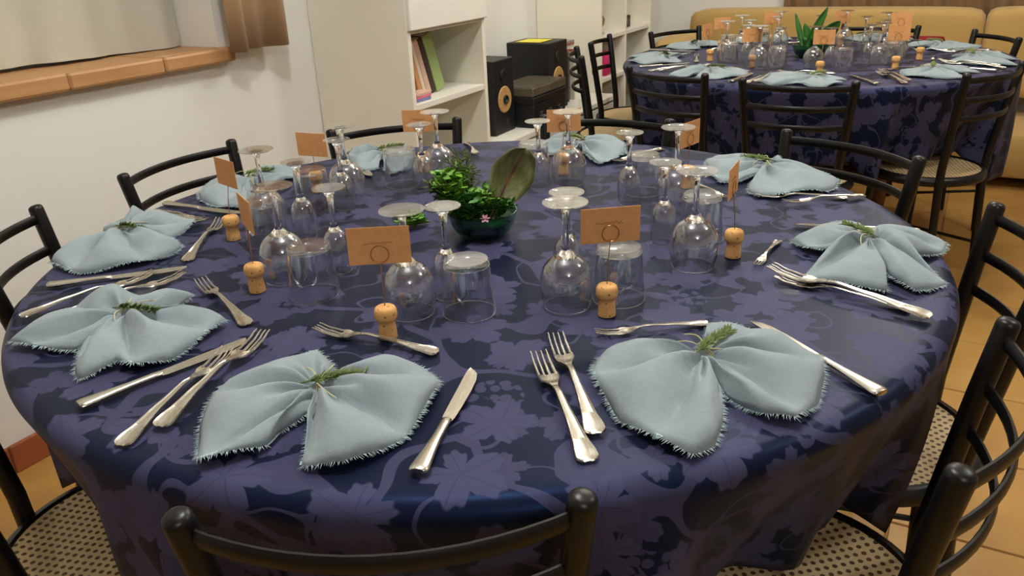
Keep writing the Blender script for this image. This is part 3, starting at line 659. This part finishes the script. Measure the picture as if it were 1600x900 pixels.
def resample(poly, n):
    P = [Vector((p.x, p.y, 0)) for p in poly]; ls = [0]
    for a, b in zip(P, P[1:]): ls.append(ls[-1]+(b-a).length)
    out = []; j = 0
    for i in range(n+1):
        s = ls[-1]*i/n
        while j < len(ls)-2 and ls[j+1] < s: j += 1
        out.append(P[j].lerp(P[j+1], (s-ls[j])/max(1e-9, ls[j+1]-ls[j])))
    return out
def napkin(K, wings, label, group, sprig=None, seed=0, lilac=False, hs=1.0):
    rr = random.Random(seed); t = thing('linen_napkin', label, 'napkin', (K.x, K.y, TZ), 0, group)
    K2 = Vector((K.x, K.y, 0)); n, mr = 64, 18; fr = MB()
    for wi, poly in enumerate(wings):
        O = resample(poly, n); nf = rr.choice((3.1, 3.6, 4.1)); ph = rr.uniform(0, 6.28); ph2 = rr.uniform(0, 6.28); rows = []; edge = []
        cen = sum((q for q in O), Vector())/len(O)-K2; tdir = Vector((-cen.y, cen.x, 0)).normalized()
        for j in range(mr+1):
            r = j/mr; row = []
            for i, q in enumerate(O):
                u = i/n; e = math.sin(PI*u)
                d = q-K2
                g = math.sin(2*PI*nf*u+ph)+.5*math.sin(2*PI*nf*2.1*u+ph2)
                wob = 1+.05*math.sin(7*u+ph)*r
                pos = d*r*wob + tdir*(.005*math.sin(5*r+ph)*math.cos(2*PI*nf*u+ph)*math.sin(PI*r))
                ridge = abs(math.sin(PI*nf*u+ph+.5*r))**.85
                S_ = 2.2*(r**1.05)*max(0, 1-r)**.75
                z = .0035 + .0125*(1-r)**1.5*(.6+.4*e) + .0075*math.sin(2*PI*6.5*u+ph2)*math.exp(-((r-.26)/.22)**2)
                z += .0235*hs*S_*ridge*(.35+.65*e) + .0024*hs*(r**2.5)*(1+math.sin(2*PI*3.6*u+ph2))
                z += .0016*math.sin(17*u+9*r+ph)*math.sin(11*r-7*u+ph2)*r
                row.append((pos.x, pos.y, max(.0022, z)))
            rows.append(row)
        o = MB().grid(rows).build('wing', M['linen'], t, True, 0); solidify(o, .0011)
        last = rows[-1]; prev = rows[-2]; cnt = 6
        for i in range(n):
            a = Vector(last[i]); b = Vector(last[i+1]); e = b-a
            if (a.length < .03): continue
            out = Vector((e.y, -e.x, 0)); 
            if out.dot(a-Vector(prev[i])) < 0: out = -out
            if out.length < 1e-7: continue
            out.normalize()
            for k in range(cnt):
                p0 = a+e*((k+rr.random()*.6)/cnt); w_ = max(e.length*.07, .0002); ln = rr.uniform(.0015, .0075)
                tip = p0+(out+e.normalized()*rr.uniform(-.6, .6))*ln; tip.z = max(.0012, p0.z-rr.uniform(0, .003))
                q = p0+e.normalized()*w_*2; up = Vector((0, 0, .0004))
                i0 = len(fr.v); fr.v += [tuple(p0-out*.003), tuple(q-out*.003), tuple(tip), tuple(tip+up), tuple(p0-out*.003+up*2), tuple(q-out*.003+up*2)]
                fr.f += [(i0, i0+1, i0+2), (i0+4, i0+3, i0+5), (i0, i0+2, i0+3, i0+4), (i0+1, i0+5, i0+3, i0+2)]
    fo = fr.build('frayed_edge', M['fray'], t, False); fo['kind'] = 'stuff'
    # gathered knot, raffia and herb sprig
    ang = sprig if sprig is not None else rr.uniform(0, 6.28)
    kn = MB().lathe(smoothp([(0, .004), (.012, .004), (.0145, .013), (.011, .021), (0, .0235)], 3), 18); kn.build('knot', M['linen'], t)
    rf = MB()
    for kk in range(2):
        pts = []
        for k in range(13):
            a_ = PI*k/12; tt = .016*math.cos(a_); pts.append((tt*math.cos(ang+PI/2)+.002*kk, tt*math.sin(ang+PI/2), .006+.0200*math.sin(a_)+.001*kk))
        rf.tube(pts, .0010, 6)
    for kk in (-1, 1, .4):
        pts = []
        for k in range(7):
            q = k/6; pts.append((.045*q*math.cos(ang+PI/2*kk+.5*q), .045*q*math.sin(ang+PI/2*kk+.5*q), .0265-.002*q+.006*math.sin(PI*q)))
        rf.tube(pts, .0008, 5)
    rf.build('raffia_tie', M['raffia'], t)
    sg = MB(); L = .072
    def sp(q): return Vector((math.cos(ang)*(L*q-.018), math.sin(ang)*(L*q-.018), .0275+.003*math.sin(PI*q)))
    sg.tube([sp(k/8) for k in range(9)], .0010, 6); so = sg.build('herb_sprig', M['stem'], t)
    nd = MB()
    for k in range(130):
        q = rr.uniform(.12, 1); p0 = sp(q); a_ = rr.uniform(0, 6.28); sd = Vector((-math.sin(ang), math.cos(ang), 0))
        dv = (Vector((math.cos(ang), math.sin(ang), 0))*.8+sd*math.cos(a_)+Vector((0, 0, 1))*abs(math.sin(a_))*.8).normalized(); ln = rr.uniform(.008, .015)
        sdv = dv.cross(Vector((0, 0, 1))).normalized()*.0017; b_ = p0+dv*ln
        i0 = len(nd.v); nd.v += [tuple(p0), tuple(p0+dv*ln*.5+sdv), tuple(b_), tuple(p0+dv*ln*.5-sdv), tuple(p0+dv*ln*.5+Vector((0, 0, .0012)))]
        nd.f += [(i0, i0+1, i0+4), (i0+1, i0+2, i0+4), (i0+2, i0+3, i0+4), (i0+3, i0, i0+4), (i0, i0+3, i0+2, i0+1)]
    no = nd.build('needles', M['needle'], so, False); no['kind'] = 'stuff'
    if lilac:
        fb = MB()
        for k in range(6):
            p0 = sp(.93+.02*k); fb.lathe([(0, -.002), (.0025, 0), (0, .003)], 7, (p0.x+rr.uniform(-.004, .004), p0.y+rr.uniform(-.004, .004), p0.z+.002+rr.uniform(-.001, .004)))
        fb.build('flower_bud', M['flower'], so)
    return t

# ------------------------------------------------------------------ near table: each setting laid where it lies
N1 = {'FL': 'front-left', 'FR': 'front-right', 'R': 'right-hand', 'RB': 'right rear', 'B': 'rear centre-right', 'BL': 'rear centre-left', 'LB': 'left rear', 'L': 'left-hand', 'LF': 'left front'}
def px(lst): return [on(x, y, TZ+.004) for x, y in lst]
NAP = {
 'FL': ((500, 628), [[(507, 606), (523, 591), (523, 573), (495, 553), (450, 570), (405, 588), (357, 603), (335, 636), (322, 666), (320, 700), (318, 726), (365, 714), (414, 702), (432, 678), (460, 664), (490, 648)],
      [(514, 612), (564, 597), (595, 583), (624, 570), (655, 575), (672, 588), (679, 603), (660, 639), (630, 684), (585, 714), (540, 735), (505, 738), (471, 738), (480, 696), (490, 664), (498, 648)]], .18, True),
 'FR': ((1098, 576), [[(1084, 567), (1030, 558), (988, 562), (934, 556), (922, 575), (916, 594), (940, 627), (964, 663), (1012, 687), (1050, 702), (1081, 714), (1114, 693), (1127, 660), (1126, 621), (1108, 590)],
      [(1094, 563), (1084, 546), (1102, 537), (1105, 519), (1135, 516), (1195, 531), (1240, 543), (1282, 570), (1292, 597), (1288, 636), (1249, 669), (1195, 657), (1135, 618), (1116, 592)]], .75, False),
 'R': ((1354, 391), [[(1345, 380), (1336, 354), (1306, 354), (1270, 366), (1236, 378), (1255, 393), (1300, 401), (1262, 425), (1246, 441), (1300, 448), (1342, 456), (1387, 457), (1375, 420), (1360, 400)],
      [(1362, 396), (1390, 440), (1429, 457), (1474, 441), (1438, 420), (1422, 404), (1468, 397), (1481, 384), (1420, 372), (1378, 357), (1362, 360), (1357, 378)]], 2.0, False),
 'RB': ((1197, 270), [[(1190, 263), (1170, 252), (1140, 248), (1110, 247), (1098, 256), (1106, 272), (1130, 284), (1155, 283), (1185, 276)],
      [(1202, 262), (1216, 246), (1222, 252), (1208, 262), (1240, 264), (1280, 272), (1305, 282), (1300, 292), (1285, 299), (1262, 298), (1225, 305), (1190, 307), (1168, 300), (1172, 290), (1187, 278)]], 2.6, False),
 'B': ((907, 234), [[(904, 229), (895, 218), (870, 217), (852, 223), (850, 233), (862, 241), (895, 243)],
      [(915, 230), (940, 215), (965, 218), (979, 227), (979, 241), (960, 250), (935, 254), (920, 246), (910, 240)]], 2.2, False),
 'BL': ((598, 250), [[(592, 246), (570, 235), (548, 234), (544, 245), (552, 258), (570, 267), (592, 262)], [(606, 245), (625, 233), (645, 235), (650, 250), (640, 262), (612, 273), (600, 262)]], .4, False),
 'LB': ((392, 291), [[(385, 286), (360, 285), (325, 290), (305, 302), (312, 315), (350, 323), (385, 326), (392, 305)], [(396, 284), (415, 269), (445, 262), (463, 265), (461, 279), (430, 288), (405, 293)]], .6, False),
 'L': ((197, 376), [[(178, 376), (162, 366), (175, 360), (202, 345), (220, 333), (235, 342), (250, 335), (275, 341), (307, 351), (285, 363), (262, 372), (225, 374)], [(225, 376), (262, 375), (289, 388), (262, 400), (225, 412), (180, 419), (130, 425), (83, 416), (100, 401), (150, 386), (182, 381)]], -.5, False),
 'LF': ((200, 510), [[(214, 504), (224, 499), (270, 487), (306, 470), (258, 463), (210, 464), (168, 466), (120, 484), (60, 516), (23, 541), (60, 544), (120, 546), (150, 536), (184, 516)], [(218, 504), (258, 496), (300, 502), (358, 506), (324, 530), (270, 566), (210, 583), (185, 573), (123, 592), (120, 580), (135, 548), (168, 530), (192, 518)]], -.3, False)}
for i, (k, (K, wg, an, lil)) in enumerate(NAP.items()):
    napkin(on(*K), [px(w_) for w_ in wg], f'pale blue frayed napkin tied with herbs, {N1[k]} seat of near table', 'napkins on the near table', an, 40+i, lil, 2.1 if k in ('FL', 'FR', 'R', 'LF', 'L') else 1.5)
CUT1 = [('fork', (358, 545), (187, 692), 'FL', 'outer', 0), ('fork', (413, 523), (249, 667), 'FL', 'inner', .0035), ('knife', (743, 573), (652, 737), 'FL', '', 0), ('dessert', (494, 511), (683, 547), 'FL', '', 0),
 ('fork', (841, 553), (921, 717), 'FR', 'outer', 0), ('fork', (868, 528), (932, 678), 'FR', 'inner', .0035), ('knife', (1178, 497), (1379, 614), 'FR', '', 0), ('dessert', (930, 518), (1108, 501), 'FR', '', 0),
 ('fork', (1203, 422), (1454, 496), 'R', 'outer', .0035), ('fork', (1212, 432), (1424, 480), 'R', 'inner', 0), ('knife', (1240, 347), (1437, 361), 'R', '', 0), ('dessert', (1181, 413), (1217, 372), 'R', '', 0),
 ('fork', (1224, 317), (1351, 305), 'RB', 'outer', .0035), ('fork', (1180, 303), (1325, 306), 'RB', 'inner', 0), ('dessert', (1139, 307), (1086, 284), 'RB', '', 0),
 ('fork', (958, 252), (1036, 230), 'B', 'outer', 0),
 ('fork', (746, 241), (728, 220), 'BL', 'outer', 0), ('knife', (577, 273), (548, 238), 'BL', '', 0),
 ('knife', (377, 331), (258, 317), 'LB', '', 0),
 ('fork', (322, 347), (226, 333), 'L', 'outer', .0035), ('fork', (316, 341), (238, 326), 'L', 'inner', 0), ('dessert', (346, 342), (291, 405), 'L', '', 0), ('knife', (291, 416), (74, 445), 'L', '', 0),
 ('fork', (243, 429), (32, 495), 'LF', 'outer', .0035), ('fork', (289, 427), (80, 494), 'LF', 'inner', 0), ('knife', (387, 528), (122, 633), 'LF', '', 0), ('dessert', (313, 437), (386, 504), 'LF', '', 0)]
for kind, a, b, s, w_, dz in CUT1:
    lb = {'fork': f'{w_} steel dinner fork beside the napkin at {N1[s]} seat, near table', 'knife': f'steel table knife beside the napkin at {N1[s]} seat, near table', 'dessert': f'small steel fork between napkin and cork at {N1[s]} seat, near table'}[kind]
    cutlery_item(kind, on(*a, TZ+.008), on(*b, TZ+.006), lb, 'steel cutlery on the near table', dz)
HT = {'wine': .152, 'flute': .139, 'tumbler': .079}
GL1 = {'FL': (('wine', 627, 327), ('flute', 691, 321), ('tumbler', 728, 405)), 'FR': (('wine', 894, 314), ('flute', 885, 299), ('tumbler', 957, 386)),
 'R': (('wine', 1090, 266), ('flute', 1044, 252), ('tumbler', 1094, 303)), 'RB': (('wine', 1060, 198), ('flute', 984, 206), ('tumbler', 1006, 240)),
 'B': (('wine', 884, 174), ('flute', 843, 188), ('tumbler', 833, 222)), 'BL': (('wine', 676, 175), ('flute', 655, 192), ('tumbler', 627, 233)),
 'LB': (('wine', 530, 197), ('flute', 523, 216), ('tumbler', 486, 264)), 'L': (('wine', 399, 236), ('flute', 461, 252), ('tumbler', 409, 309)), 'LF': (('wine', 424, 290), ('flute', 513, 292), ('tumbler', 481, 382))}
GR = {'wine': .0378, 'flute': .0268, 'tumbler': .0382}
def settle(P):                           # keep neighbouring glasses from touching
    for _ in range(60):
        for a in range(len(P)):
            for b in range(a):
                d = P[a][1]-P[b][1]; need = GR[P[a][0]]+GR[P[b][0]]+.001
                if 1e-6 < d.length < need:
                    q = d.normalized()*(need-d.length)*.5; P[a][1] += q; P[b][1] -= q
    return P
GNAME = {'wine': 'large upturned wine glass', 'flute': 'small upturned stem glass', 'tumbler': 'upturned water tumbler'}
GP = [[kind, on(x, y, TZ+HT[kind]).xy.to_3d(), f'{GNAME[kind]} of the {N1[s_]} setting on the near table'] for s_, gl in GL1.items() for kind, x, y in gl]
for kind, p, lb in settle(GP): glass(kind, p.x, p.y, lb, 'upturned glasses on the near table')
CRD1 = {'FL': ((607, 527), (592, 384), 0.03, 1, .040, -4), 'FR': ((948, 492), (954, 352), .10, 1, .040, 3), 'R': ((1145, 401), (1147, 282), None, .18, .036, 0), 'RB': ((1073, 293), (1079, 209), None, .5, .036, 0),
 'B': ((880, 271), (881, 188), .06, 1, .037, 2), 'BL': ((664, 268), (654, 189), -.1, .95, .037, 0), 'LB': ((497, 300), (487, 226), None, -.8, .037, 0), 'L': ((366, 374), (353, 270), None, -.42, .036, 0), 'LF': ((403, 455), (384, 333), None, -.2, .036, 0)}
for s, (cb, cc, yaw, ratio, hw, tl) in CRD1.items():
    b = on(*cb); d = (cc[0]-800)/FPX*CR-(cc[1]-450)/FPX*CU+CF
    k = (Vector((b.x, b.y, TZ+.1))-CAM).dot(CF)/1.0; ctr = CAM+d*k
    holder(b.x, b.y, ctr, f'champagne cork card holder with wire, {N1[s]} setting of near table', 'cork card holders on the near table')
    if yaw is None:
        view = math.atan2(ctr.y, ctr.x); yaw = view - math.asin(abs(ratio))*(1 if ratio > 0 else -1)
        if ratio < 0: yaw = view-math.asin(abs(ratio))*-1-PI*0
    placecard(ctr, yaw, hw, .0245, tl, f'brown kraft name card above the cork at {N1[s]} setting, near table', 'kraft place cards on the near table')

# ------------------------------------------------------------------ centre bowls
def leafy(mb, base, tip, w_, cup=.004, n=6, wav=0, side=None):
    d = tip-base; sd = d.cross(Vector((0, 0, 1))) if side is None else side-d*(side.dot(d)/d.dot(d))
    sd = (sd if sd.length > 1e-5 else Vector((1, 0, 0))).normalized(); nrm = sd.cross(d).normalized(); rows = []
    for i in range(n+1):
        q = i/n; ww = w_*math.sin(PI*min(1, q*.94+.05))**.75; c = base+d*q
        rows.append([tuple(c+sd*ww*u+nrm*(cup*u*u*(1+wav*math.sin(9*q+3*u)))) for u in (-1, -.5, 0, .5, 1)])
    mb.grid(rows)
def bowl(T, label, seed, scale=1.0, big=True):
    rr = random.Random(seed); t = thing('herb_bowl', label, 'bowl', (T.x, T.y, TZ+.0004)); t.scale = (scale,)*3
    MB().lathe(shell(smoothp([(.034, .001), (.046, .006), (.056, .022), (.0615, .044)], 4), .002)+[], 48, closed=True).build('glass_bowl', M['green_glass'], t)
    MB().lathe([(0, 0), (.034, 0), (.035, .003), (0, .004)], 40).build('bowl_base', M['green_glass'], t)
    MB().lathe(smoothp([(0, .006), (.042, .008), (.0525, .022), (.055, .032), (.03, .038), (0, .040)], 3), 30).build('moss', M['soil'], t)
    def clump(nm, mat, x, y, hgt, spread, cnt, lw, ll):
        st = MB(); lf = MB()
        for k in range(cnt):
            a_ = rr.uniform(0, 6.28); sp_ = rr.uniform(.2, 1)*spread; b_ = Vector((x*.6+rr.uniform(-.008, .008), y*.6+rr.uniform(-.008, .008), .03)); e_ = Vector((x+sp_*math.cos(a_), y+sp_*math.sin(a_), .04+hgt*rr.uniform(.55, 1)))
            st.tube([b_, b_.lerp(e_, .5)+Vector((0, 0, .008)), e_], .0007, 5)
            for _ in range(9):
                q = rr.uniform(.3, 1); p0 = b_.lerp(e_, q); dv = Vector((rr.uniform(-1, 1), rr.uniform(-1, 1), rr.uniform(-.2, .9))).normalized()
                leafy(lf, p0, p0+dv*ll*rr.uniform(.6, 1.1), lw*rr.uniform(.7, 1.1), .002, 3)
        so = st.build(nm, M['stem'], t); lo = lf.build('leaves', M[mat], so, True, 0); lo['kind'] = 'stuff'
    if big:
        clump('parsley_bunch', 'parsley', -.054, -.010, .082, .032, 46, .0075, .019)
        clump('parsley_bunch', 'leafdark', -.030, -.034, .042, .034, 30, .0075, .019)
        clump('rosemary_bunch', 'leafgrey', -.034, .02, .118, .030, 30, .0015, .017)
        clump('herb_bunch', 'parsley', .006, -.020, .052, .024, 24, .006, .015)
        clump('herb_bunch', 'leafdark', .034, -.024, .026, .022, 22, .006, .015)
        clump('herb_bunch', 'needle', -.078, .01, .060, .022, 18, .0035, .018)
    else:
        clump('herb_bunch', 'leafdark', 0, 0, .03, .03, 14, .007, .018)
    if big:
        rows = []; uvs = []
        b_ = Vector((.012, -.030, .035)); e_ = Vector((.082, .012, .146)); ax = (e_-b_); sd = Vector((.62, .1, -.45)).normalized(); sd = (sd-ax.normalized()*sd.dot(ax.normalized())).normalized(); nrm = ax.cross(sd).normalized()
        n_ = 18
        for i in range(n_+1):
            q = i/n_; ww = 0.0035+.035*(max(0, math.sin(PI*max(0, (q-.22))/.80)))**.62 if q > .22 else .0035
            if q > .985: ww = .004
            c = b_+ax*q+nrm*(.012*math.sin(PI*q)); row = []
            for u in [k/4 for k in range(-4, 5)]:
                row.append(tuple(c+sd*ww*u+nrm*(-.009*u*u+.0022*math.sin(20*q+4*u)))); uvs.append((q, .5+u*.5))
            rows.append(row)
        mb = MB().grid(rows); me = mb.mesh('chard_leaf', M['chard'], True, 0); ul = me.uv_layers.new(name='UVMap')
        for lp in me.loops: ul.data[lp.index].uv = uvs[lp.vertex_index]
        o = link('chard_leaf', me, t); solidify(o, .0008)
        MB().tube([b_+ax*q+nrm*(.012*math.sin(PI*q)+.001) for q in [k/10*.9 for k in range(11)]], [.0042-.0036*k/10 for k in range(11)], 8).build('leaf_stalk', M['wine_stalk'], o)
        fb = MB()
        for k in range(6):
            a_ = 2*PI*k/6; leafy(fb, Vector((.006, -.058, .046)), Vector((.006+.009*math.cos(a_), -.060+.006*math.sin(a_), .048+.006*math.sin(a_))), .004, .001, 3)
        fb.build('pink_flower', M['pink'], t, True, 0)
    else:
        for bs, tp, w_ in (((-.03, -.02, .03), (.045, .0, .165), .019), ((.0, -.02, .03), (.085, -.02, .120), .036), ((-.03, 0, .03), (-.055, .03, .145), .012), ((0, .01, .03), (-.02, .03, .11), .020)):
            mb = MB(); leafy(mb, Vector(bs), Vector(tp), w_, .006, 12, side=Vector((1, .35, 0))); o = mb.build('broad_leaf', M['leafdark'], t, True, 0); solidify(o, .0008)
    return t
bowl(T1, 'green glass bowl of herbs with a large chard leaf, near table centre', 3)
bowl(T2, 'green glass bowl with broad leaves in centre of far table', 4, 1.15, False)
p = on(655, 352); pb = thing('parsley_sprig', 'loose bunch of parsley lying left of the green bowl', 'parsley', (p.x, p.y, TZ))
rr = random.Random(5); st = MB(); lf = MB()
for k in range(16):
    a_ = rr.uniform(2.4, 4.2); e_ = Vector((.028*math.cos(a_)+rr.uniform(-.012, .012), .028*math.sin(a_)+rr.uniform(-.012, .012), rr.uniform(.006, .026))); b_ = Vector((.022, .004, .004)); st.tube([b_, e_], .0007, 5)
    for _ in range(9):
        q = rr.uniform(.4, 1); p0 = b_.lerp(e_, q); dv = Vector((rr.uniform(-1, 1), rr.uniform(-1, 1), rr.uniform(-.1, .7))).normalized(); leafy(lf, p0, p0+dv*.013, .0055, .002, 3)
lf.v = [(x, y, max(z, .001)) for x, y, z in lf.v]
so = st.build('stems', M['stem'], pb); lo = lf.build('leaves', M['parsley'], so, True, 0); lo['kind'] = 'stuff'

# ------------------------------------------------------------------ far table settings
FAR = [(171, 'left end'), (-147, 'left front'), (-109, 'front left'), (-68, 'front right'), (-28, 'right front'), (8, 'right end'), (46, 'right rear'), (88, 'rear'), (128, 'left rear')]
def pol(ph, r): return Vector((T2.x+r*math.cos(rad(ph)), T2.y+r*math.sin(rad(ph)), 0))
GP2 = []
for i, (ph, nm) in enumerate(FAR):
    rr = random.Random(100+i)
    src, sph = (('FR', -62.2), ('FL', -108.2), ('R', -15.2), ('LF', -147.4))[i % 4]
    K, wg, an, _ = NAP[src]; rot = rad(ph-sph); c_, s_ = math.cos(rot), math.sin(rot)
    def mv(v):
        x, y = v.x-T1.x, v.y-T1.y; return Vector((T2.x+x*c_-y*s_, T2.y+x*s_+y*c_, 0))
    napkin(mv(on(*K)), [[mv(q) for q in px(w_)] for w_ in wg], f'pale blue frayed napkin at the {nm} seat of the far table', 'napkins on the far table', an+rot, 70+i, False, 1.15)
    cutlery_item('fork', pol(ph-15, .50), pol(ph-17.5, .715), f'outer steel dinner fork at {nm} seat, far table', 'steel cutlery on the far table')
    cutlery_item('fork', pol(ph-12.5, .48), pol(ph-15.3, .69), f'inner steel dinner fork at {nm} seat, far table', 'steel cutlery on the far table', .0035)
    cutlery_item('knife', pol(ph+14.5, .50), pol(ph+16, .715), f'steel table knife at {nm} seat, far table', 'steel cutlery on the far table')
    cutlery_item('dessert', pol(ph-12+rr.uniform(-3, 3), .455), pol(ph+10, .462), f'small steel fork at {nm} seat, far table', 'steel cutlery on the far table')
    q = pol(ph+6, .41)
    q = {171: on(1109, 95), -147: on(1174, 105), -109: on(1280, 116), -68: on(1398, 108), -28: on(1436, 93)}.get(ph, q)
    cc = {171: (1106, 47), -147: (1176, 55), -109: (1288, 58), -68: (1405, 52), -28: (1409, 30)}.get(ph)
    ctr = Vector((q.x, q.y, TZ+.118))
    if cc:
        d = (cc[0]-800)/FPX*CR-(cc[1]-450)/FPX*CU+CF; ctr = CAM+d*((Vector((q.x, q.y, TZ+.1))-CAM).dot(CF))
    holder(q.x, q.y, ctr, f'champagne cork card holder at {nm} setting of far table', 'cork card holders on the far table')
    va = math.atan2(ctr.y, ctr.x)
    placecard(ctr, va-PI/2+{171: 1.0, -147: .1, -109: 0, -68: .1, -28: -.2}.get(ph, rr.uniform(-.5, .5)), .036, .0245, 0, f'brown kraft name card at {nm} setting of far table', 'kraft place cards on the far table')
    for kind, dp, r in (('wine', 3, .33), ('flute', 14, .27), ('tumbler', 17, .35)):
        GP2.append([kind, pol(ph+dp+rr.uniform(-3, 3), r+rr.uniform(-.015, .015)), f'{GNAME[kind]} at {nm} setting of the far table'])
for kind, p, lb in settle(GP2): glass(kind, p.x, p.y, lb, 'upturned glasses on the far table')
